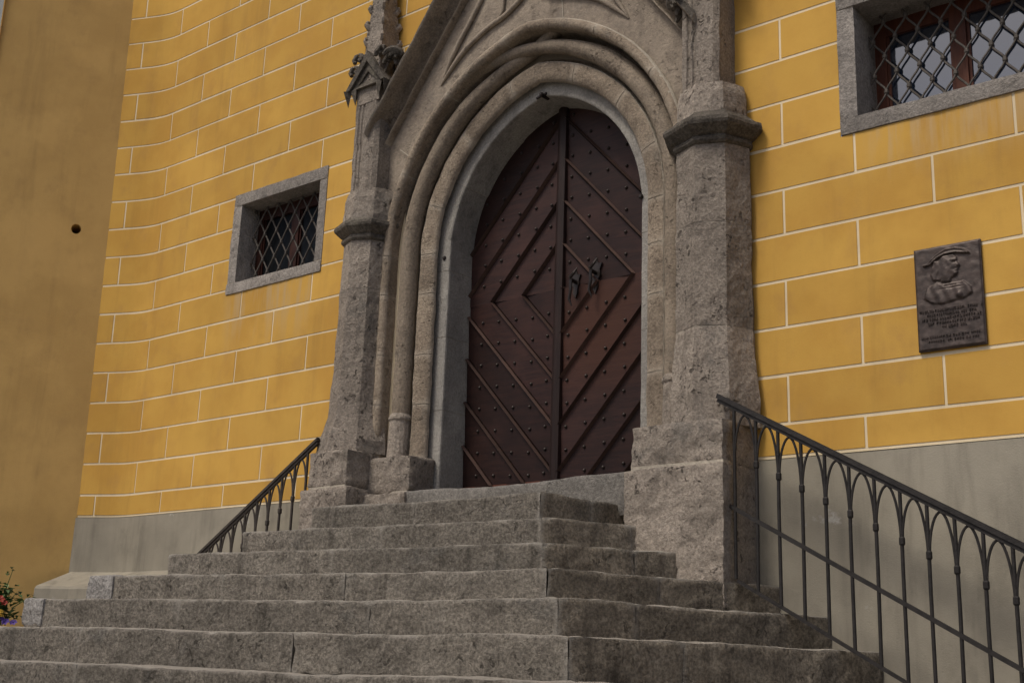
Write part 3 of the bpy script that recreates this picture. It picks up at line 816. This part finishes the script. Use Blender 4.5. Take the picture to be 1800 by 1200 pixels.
# bases, right: two great blocks
stone_hex('base_stone', ((-4.235, -.37), (-3.585, -.385), (-3.575, .02), (-4.42, .10)), 1.251, 1.515, M_BROWN, port, .022, .016, .022, 35.)
stone_hex('base_stone', ((-4.285, -.385), (-3.575, -.40), (-3.570, .02), (-4.47, .08)), .40, 1.250, M_BROWN, port, .022, .016, .022, 36.)

for (x0_, x1_, y0_, z_) in ((-4.23, -3.586, -.378, 1.2525), (-7.17, -6.765, -.392, 1.32), (-6.80, -6.36, -.15, 1.2815), (-7.1, -6.80, -.27, 1.601)):
    m = MB(); m.box(x0_, x1_, y0_, .0, z_-.012, z_+.012); m.build('joint_mortar', M_MORT, port)

# ------------------------------------------------------------------ door leaves
YD = .40; ZB = 1.245; ZM = 2.82; DW = .925
def clip(poly, a, b_, c_):
    out = []
    for i in range(len(poly)):
        p, q = poly[i], poly[(i+1) % len(poly)]
        dp, dq = a*p[0]+b_*p[1]-c_, a*q[0]+b_*q[1]-c_
        if dp <= 0: out.append(p)
        if (dp < 0) != (dq < 0) and dp != dq:
            t = dp/(dp-dq); out.append((p[0]+t*(q[0]-p[0]), p[1]+t*(q[1]-p[1])))
    return out
def leaf(side):
    dl = thing('door_leaf', (XC+side*.46, YD, ZB), ('left door leaf of dark brown planks in falling chevrons with centre strip' if side < 0 else 'right door leaf of dark brown studded planks with iron star handles'), 'door', 'leaves of the portal door')
    rr = DW+CC; th = math.acos(CC/rr)
    outl = [(0.02 if side > 0 else .075, ZB+.16)]  # (u,z), u measured from the centre line
    outl = [(.012, ZB+.13), (DW, ZB+.13), (DW, ZS)]+[(-CC+rr*math.cos(th*i/14), ZS+rr*math.sin(th*i/14)) for i in range(1, 15)]
    outl = [p for p in outl if p[0] > .012 or p[1] < 2]+[(.012, ZS+rr*math.sin(th)-.004)]
    SXX, SZZ = .315, .345
    for half in (1, -1):
        base = clip(outl, 0, -half, -half*ZM) if half > 0 else clip(outl, 0, 1, ZM)
        for k in range(-1, 8):
            lo, hi = k+.07, k+1.07
            # val = u/SX + half*(z-ZM)/SZ
            a, b_ = 1/SXX, half/SZZ; off = half*ZM/SZZ
            g = .010
            pl = clip(base, -a, -b_, -(lo+off)); pl = clip(pl, a, b_, hi+off-.02)
            if len(pl) < 3: continue
            ar = abs(sum(pl[i][0]*pl[(i+1) % len(pl)][1]-pl[(i+1) % len(pl)][0]*pl[i][1] for i in range(len(pl))))/2
            if ar < .002: continue
            # lapped plank: thicker on the side of the larger value (upper edges overlap like shingles)
            def dep(p):
                v = (p[0]*a+p[1]*b_-off-lo)
                return -.006-.014*(1-v) if half < 0 else -.006-.014*v*.8
            n = len(pl)
            V = [(XC+side*p[0], YD+dep(p), p[1]) for p in pl]+[(XC+side*p[0], YD+.03, p[1]) for p in pl]
            F = [tuple(range(n)), tuple(range(n, 2*n))]+[(i, (i+1) % n, n+(i+1) % n, n+i) for i in range(n)]
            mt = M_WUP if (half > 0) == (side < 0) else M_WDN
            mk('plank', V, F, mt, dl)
            # bead strip along the upper/outer edge of the plank
            e1 = clip(base, -a, -b_, -(lo+off)); e1 = clip(e1, a, b_, lo+.085+off)
            if len(e1) >= 3 and not (half > 0 and k >= 5):
                n = len(e1)
                hh = .056
                def bd(p):
                    v = (p[0]*a+p[1]*b_-off-lo)/.085
                    return -.020-hh*.5*(1-abs(2*v-1))
                V = [(XC+side*p[0], YD+bd(p), p[1]) for p in e1]+[(XC+side*p[0], YD+.0, p[1]) for p in e1]
                # ridge line: split in two by the middle
                m1 = clip(e1, a, b_, lo+.0425+off); m2 = clip(e1, -a, -b_, -(lo+.0425+off))
                V = []; F = []
                for mm in (m1, m2):
                    if len(mm) < 3: continue
                    b0 = len(V); n = len(mm)
                    V += [(XC+side*p[0], YD+bd(p), p[1]) for p in mm]+[(XC+side*p[0], YD+.005, p[1]) for p in mm]
                    F += [tuple(b0+i for i in range(n)), tuple(b0+n+i for i in range(n))]+[(b0+i, b0+(i+1) % n, b0+n+(i+1) % n, b0+n+i) for i in range(n)]
                mk('bead', V, F, M_WBEAD, dl)
    # backing board and kick board
    n = len(outl)
    V = [(XC+side*p[0], YD+.012, p[1]) for p in outl]+[(XC+side*p[0], YD+.06, p[1]) for p in outl]
    mk('backing_board', V, [tuple(range(n)), tuple(range(n, 2*n))]+[(i, (i+1) % n, n+(i+1) % n, n+i) for i in range(n)], M_WPOST, dl)
    m = MB(); x = sorted((XC+side*.012, XC+side*DW)); m.box(x[0], x[1], YD-.012, YD+.05, ZB, ZB+.135); m.build('kick_board', M_WRED, dl)
    # studs
    me = None
    inside = lambda uu, z: uu < DW-.04 and z > ZB+.18 and (z < ZS or math.hypot(uu+CC, z-ZS) < rr-.05)
    for j in range(5):
        uu = .086+.168*j
        if side < 0 and j == 0: uu = .105
        for half in (1, -1):
            for k in range(-1, 9):
                for fr in (.35, .84):
                    z = ZM+half*SZZ*(k+fr-uu/SXX)
                    if half*(z-ZM) < .03 or not inside(uu, z): continue
                    if me is None:
                        sm = MB()
                        sm.tube([(0, .012, 0), (0, -.004, 0), (0, -.011, 0), (0, -.016, 0)], [.014, .0135, .009, .002], 8)
                        o = sm.build('stud', M_STUD, None, True); o.parent = dl; me = o.data
                    else:
                        o = bpy.data.objects.new('stud', me); C.objects.link(o); o.parent = dl
                    fv = (k+fr)-math.floor(k+fr-.07)-.07
                    dpt = (-.006-.014*fv*.8) if half > 0 else (-.006-.014*(1-fv))
                    o.location = Vector((XC+side*uu, YD+dpt, z))-Vector(dl['org'])
    if side < 0:
        m = MB(); zt = ZS+rr*math.sin(th)-.02
        V = []
        for z in (ZB+.0, zt):
            V += [(XC-.045, YD-.02, z), (XC-.037, YD-.042, z), (XC-.012, YD-.052, z), (XC+.012, YD-.052, z), (XC+.037, YD-.042, z), (XC+.043, YD-.02, z)]
        m.add(V, [(i, i+1, i+7, i+6) for i in range(5)]+[tuple(range(6)), tuple(range(6, 12))])
        m.build('centre_strip', M_WPOST, dl)
    else:
        for (x, z, s_) in ((-5.25, 2.845, .62), (-5.07, 2.885, .8)):
            m = MB(); yy = YD-.03
            # pierced leaf-shaped plate
            pts = [(0, .16), (.03, .09), (.075, .085), (.045, .03), (.06, -.03), (.03, -.06), (.035, -.14), (0, -.20), (-.035, -.14), (-.03, -.06), (-.06, -.03), (-.045, .03), (-.075, .085), (-.03, .09)]
            n = len(pts)
            m.add([(x+p[0]*s_, yy+.006*(i % 2), z+p[1]*s_) for i, p in enumerate(pts)]+[(x+p[0]*s_, YD-.005, z+p[1]*s_) for p in pts],
                  [tuple(range(n))]+[(i, (i+1) % n, n+(i+1) % n, n+i) for i in range(n)])
            m.tube([(x, yy, z), (x, yy-.05, z+.005), (x+.005, yy-.065, z)], [.016, .014, .012], 8)
            m.tube([(x-.01, yy-.055, z+.02), (x+.03, yy-.06, z+.05), (x+.055, yy-.05, z+.09)], [.014, .012, .004], 7)
            m.tube([(x, yy-.055, z), (x+.005, yy-.06, z-.08), (x-.012, yy-.055, z-.15), (x+.01, yy-.05, z-.2)], [.014, .011, .012, .004], 7)
            m.build('star_handle', M_STUD, dl)
leaf(-1); leaf(1)
m = MB(); m.box(XC-.97, XC+.97, .56, .6, 1.2, 4.5); m.build('dark_passage', M_BLACK, port)

# ------------------------------------------------------------------ railings
def railing(name, x0, z0_, dirx, slope, n, y, label, mat):
    rl = thing(name, (x0, y, z0_-1.1), label, 'railing', 'iron railings beside the stairs')
    sp = .1405; zt = lambda x: z0_-slope*abs(x-x0)
    xe = x0+dirx*(sp*n+.05)
    m = MB()
    p, q = Vector((x0, y, zt(x0))), Vector((xe, y, zt(xe)))
    m.bar(p, q, .021, .0105); m.bar(p+Vector((0, 0, -.022)), q+Vector((0, 0, -.022)), .012, .0115)
    m.bar(p+Vector((0, 0, .0135)), q+Vector((0, 0, .0135)), .014, .005)
    m.build('handrail', mat, rl)
    m = MB(); m.bar(Vector((x0+dirx*.06, y, zt(x0+dirx*.06)-.615)), q+Vector((0, 0, -.615)), .0115, .0115); m.build('middle_bar', mat, rl)
    m = MB(); m.bar(Vector((x0+dirx*.12, y, zt(x0+dirx*.12)-1.018)), q+Vector((0, 0, -1.005)), .012, .009); m.build('bottom_bar', mat, rl)
    X = [x0+dirx*(.107+sp*i) for i in range(n)]
    for i, x in enumerate(X):
        m = MB()
        lean = .003*math.sin(i*2.3)
        m.tube([(x, y, zt(x)-.02), (x+lean, y, zt(x)-.5), (x, y, zt(x)-1.015)], .0108, 8)
        b_ = m.build('baluster', mat, rl, True)
        if i > 0:
            m = MB(); zk = zt(x)-.292
            m.tube([(x, y, zk-.022), (x, y, zk-.015), (x, y, zk+.015), (x, y, zk+.022)], [.013, .017, .017, .013], 8); m.build('collar', mat, b_)
        if i+1 < n:
            x1 = X[i+1]; pts = []
            za, zb_ = zt(x)-.275, zt(x1)-.275; zp = (zt(x)+zt(x1))/2-.034
            for k in range(19):
                t = -1+2*k/18; e = abs(t)
                # lancet hoop closing on the balusters at the collars
                xx = (x+x1)/2+(x1-x)/2*.93*math.copysign(1-(1-e)**1.55, t)
                zz = zp-(zp-(za if t < 0 else zb_))*(e**1.75)
                pts.append((xx, y, zz))
            m = MB(); m.tube(pts, .0075, 7); m.build('hoop', mat, rl, True)
railing('stair_railing', -3.65, 1.653, 1, .5560, 22, -.32, 'dark iron railing with arched hoops descending right from the portal', M_IRON)
railing('stair_railing', -7.205, 1.722, -1, .6175, 18, -.30, 'brown iron railing seen end on left of the portal', M_IRONR)

# ------------------------------------------------------------------ bronze plaque
def plaque():
    x0, x1, z0_, z1 = -2.53, -2.15, 1.836, 2.442
    pq = thing('bronze_plaque', ((x0+x1)/2, -.02, z0_), 'dark bronze relief plaque with a hatted profile bust and raised lettering', 'plaque')
    W, H = x1-x0, z1-z0_
    nx, ny = 110, 170
    def ss(e0, e1, v): t = min(max((v-e0)/(e1-e0), 0), 1); return t*t*(3-2*t)
    def inpoly(p, pl):
        c = False; d = 9
        for i in range(len(pl)):
            a, b_ = pl[i], pl[i-1]
            if (a[1] > p[1]) != (b_[1] > p[1]) and p[0] < (b_[0]-a[0])*(p[1]-a[1])/(b_[1]-a[1])+a[0]: c = not c
            vx, vy = b_[0]-a[0], b_[1]-a[1]; t = max(0, min(1, ((p[0]-a[0])*vx+(p[1]-a[1])*vy)/(vx*vx+vy*vy+1e-12)))
            d = min(d, math.hypot(p[0]-a[0]-t*vx, p[1]-a[1]-t*vy))
        return d if c else -d
    head = [(.44, .90), (.60, .90), (.655, .865), (.665, .835), (.655, .82), (.70, .775), (.69, .762), (.665, .758), (.672, .742), (.662, .73), (.668, .715), (.645, .685), (.60, .668), (.56, .66), (.54, .62), (.40, .63), (.36, .70), (.36, .85)]
    hair = [(.30, .86), (.46, .86), (.50, .80), (.45, .74), (.47, .69), (.40, .645), (.28, .655), (.24, .72), (.27, .79)]
    bust = [(.12, .50), (.18, .60), (.34, .655), (.45, .60), (.60, .60), (.72, .63), (.84, .56), (.86, .49), (.74, .45), (.60, .44), (.40, .42), (.24, .44)]
    brim = [(.13, .825), (.22, .85), (.34, .915), (.48, .955), (.62, .958), (.74, .935), (.84, .89), (.86, .865), (.76, .875), (.62, .895), (.48, .893), (.36, .865), (.26, .815), (.17, .805)]
    def hgt(s, t):
        h = 0
        p = (s, t)
        d = inpoly(p, bust);  h = max(h, .010*ss(-.002, .02, d)+.003*ss(0, .08, d)+(.003*math.sin(s*40+t*25) if d > .01 else 0))
        d = inpoly(p, head);  h = max(h, .011*ss(-.002, .018, d)+.007*ss(0, .10, d)) if d > -.002 else h
        d = inpoly(p, hair);  h = max(h, .013*ss(-.002, .02, d)+(.002*math.sin((s*60+math.sin(t*30)*2)) if d > .01 else 0)) if d > -.004 else h
        d = inpoly(p, brim);  h = max(h, .020*ss(-.002, .014, d)-.006*ss(.012, .03, d)) if d > -.002 else h
        for cx, cy, rx, ry, a in ((.60, .835, .06, .012, .006), (.61, .812, .035, .012, -.007), (.50, .80, .03, .04, -.003), (.665, .775, .03, .03, .007), (.60, .745, .05, .02, -.004), (.62, .70, .04, .02, .004), (.56, .61, .20, .012, .006), (.55, .57, .22, .010, -.004), (.66, .49, .055, .033, .010), (.645, .722, .04, .006, -.005)):
            q = ((s-cx)/rx)**2+((t-cy)/ry)**2
            if q < 1: h += a*(1-q)
        return h
    V = []; F = []
    for i in range(nx+1):
        for j in range(ny+1):
            s, t = i/nx, j/ny
            e = min(s*W, (1-s)*W, t*H, (1-t)*H)
            h = .78*hgt(s, t)+.0022*nz((s*9, t*14, 0), 1.2)
            V.append((x0+s*W, -.030-h+.008*(1-ss(0, .012, e)), z0_+t*H))
    F = [(i*(ny+1)+j, (i+1)*(ny+1)+j, (i+1)*(ny+1)+j+1, i*(ny+1)+j+1) for i in range(nx) for j in range(ny)]
    mk('relief_plate', V, F, M_BRONZE, pq, True)
    m = MB(); m.box(x0+.001, x1-.001, -.0225, -.004, z0_+.001, z1-.001); m.build('plate_edge', M_BRONZE, pq)
    # cast lettering, too worn to read: rows of small raised strokes
    rn = random.Random(2)
    for (t, a, b_, hh) in ((.375, .05, .96, .0145), (.335, .14, .90, .0135), (.295, .08, .95, .0135), (.255, .17, .90, .0135), (.215, .38, .72, .0135), (.125, .06, .95, .010), (.085, .12, .88, .010)):
        m = MB(); s = a
        while s < b_:
            wl = rn.uniform(.016, .032)
            if rn.random() < .16: s += .022; continue
            xx = x0+s*W; zz = z0_+t*H; ww = wl*W; k = rn.random()
            yb, yf = -.028, -.0375
            sw = .0024
            m.box(xx, xx+sw, yf, yb, zz-hh/2, zz+hh/2)
            if k < .6: m.box(xx+ww-sw, xx+ww, yf, yb, zz-hh/2, zz+hh/2)
            zc = rn.choice((zz+hh/2-sw, zz-sw/2, zz-hh/2))
            m.box(xx+sw, xx+ww-sw, yf, yb, zc, zc+sw)
            if k > .3: zc = rn.choice((zz+hh/2-sw*1.2, zz-hh/2+.0002)); m.box(xx+sw, xx+ww-sw*.7, yf+.0004, yb, zc, zc+sw*.9)
            s += wl+.012
        m.build('lettering', M_BRONZE, pq)['kind'] = 'stuff'
plaque()

# ------------------------------------------------------------------ flowering plant on the step at the left
def plant():
    c = Vector((-8.02, -2.30, .21))
    pl = thing('flowering_plant', c, 'bushy green plant with red yellow and violet blossoms on the step', 'plant')
    rn = random.Random(9)
    lf, lf2, stm = MB(), MB(), MB()
    for i in range(34):
        a = rn.uniform(0, 6.28); d = rn.uniform(0, .17); h = rn.uniform(.08, .27)*(1.2-d*2.5)
        if i == 0: a, d, h = .4, .06, .36
        top = c+Vector((math.cos(a)*d*1.5, math.sin(a)*d*1.5, max(.05, h)))
        stm.tube([c+Vector((math.cos(a)*d*.5, math.sin(a)*d*.5, .0)), (c+top)/2+Vector((0, 0, .02)), top], [.005, .004, .002], 5)
        for j in range(13):
            t = rn.uniform(.2, 1.05); p = c+(top-c)*t+Vector((rn.uniform(-.03, .03), rn.uniform(-.03, .03), rn.uniform(-.02, .02)))
            ln, wd = rn.uniform(.035, .07), rn.uniform(.012, .022)
            if i == 0 and t > .75: ln *= .6
            az = rn.uniform(0, 6.28); el = rn.uniform(-.5, .9)
            dv = Vector((math.cos(az)*math.cos(el), math.sin(az)*math.cos(el), math.sin(el))); sv = dv.cross(Vector((0, 0, 1))).normalized(); nv = sv.cross(dv)
            tgt = lf2 if (i == 0 and t > .7) or rn.random() < .12 else lf
            tgt.add([p, p+dv*ln*.5+sv*wd+nv*.006, p+dv*ln-nv*.01, p+dv*ln*.5-sv*wd+nv*.006], [(0, 1, 2), (0, 2, 3)])
    stm.build('stems', M_LEAF, pl); 
    o = lf.build('leaves', M_LEAF, pl); o['kind'] = 'stuff'
    o = lf2.build('young_leaves', M_LEAFL, pl); o['kind'] = 'stuff'
    def blossom(p, rad, mat, np_=6):
        m = MB()
        look = (Vector((0, -6.6, 0))-p).normalized()*.6+Vector((rn.uniform(-.4, .4), rn.uniform(-.4, .4), .6)); look.normalize()
        sx = look.cross(Vector((0, 0, 1))).normalized(); sy = sx.cross(look)
        for k in range(np_):
            a = 6.283*k/np_; e = sx*math.cos(a)+sy*math.sin(a); s2 = sx*math.cos(a+1.57)+sy*math.sin(a+1.57)
            m.add([p, p+e*rad*.6+s2*rad*.42+look*.006, p+e*rad+look*.002, p+e*rad*.6-s2*rad*.42+look*.006], [(0, 1, 2, 3)])
        m.tube([p-look*.004, p+look*.008], [rad*.2, rad*.1], 6)
        m.build('blossom', mat, pl)
    fr = Vector((.63, -.77, 0)); sdv = Vector((.77, .63, 0))
    for (sx_, z, mat, rad) in ((.07, .165, M_FRED, .036), (.10, .14, M_FRED, .024), (.085, .085, M_FYEL, .022), (.09, .06, M_FYEL, .020), (.0, .06, M_FYEL, .024), (.045, .055, M_FWHT, .016), (.02, .02, M_FYEL, .014),
                            (.12, .02, M_FVIO, .030), (.165, .018, M_FVIO, .028), (.10, .035, M_FVIO, .02), (-.1, .1, M_FRED, .03), (-.14, .05, M_FVIO, .03)):
        blossom(c+sdv*sx_+fr*(.16-abs(sx_)*.4)+Vector((0, 0, z)), rad, mat)
plant()
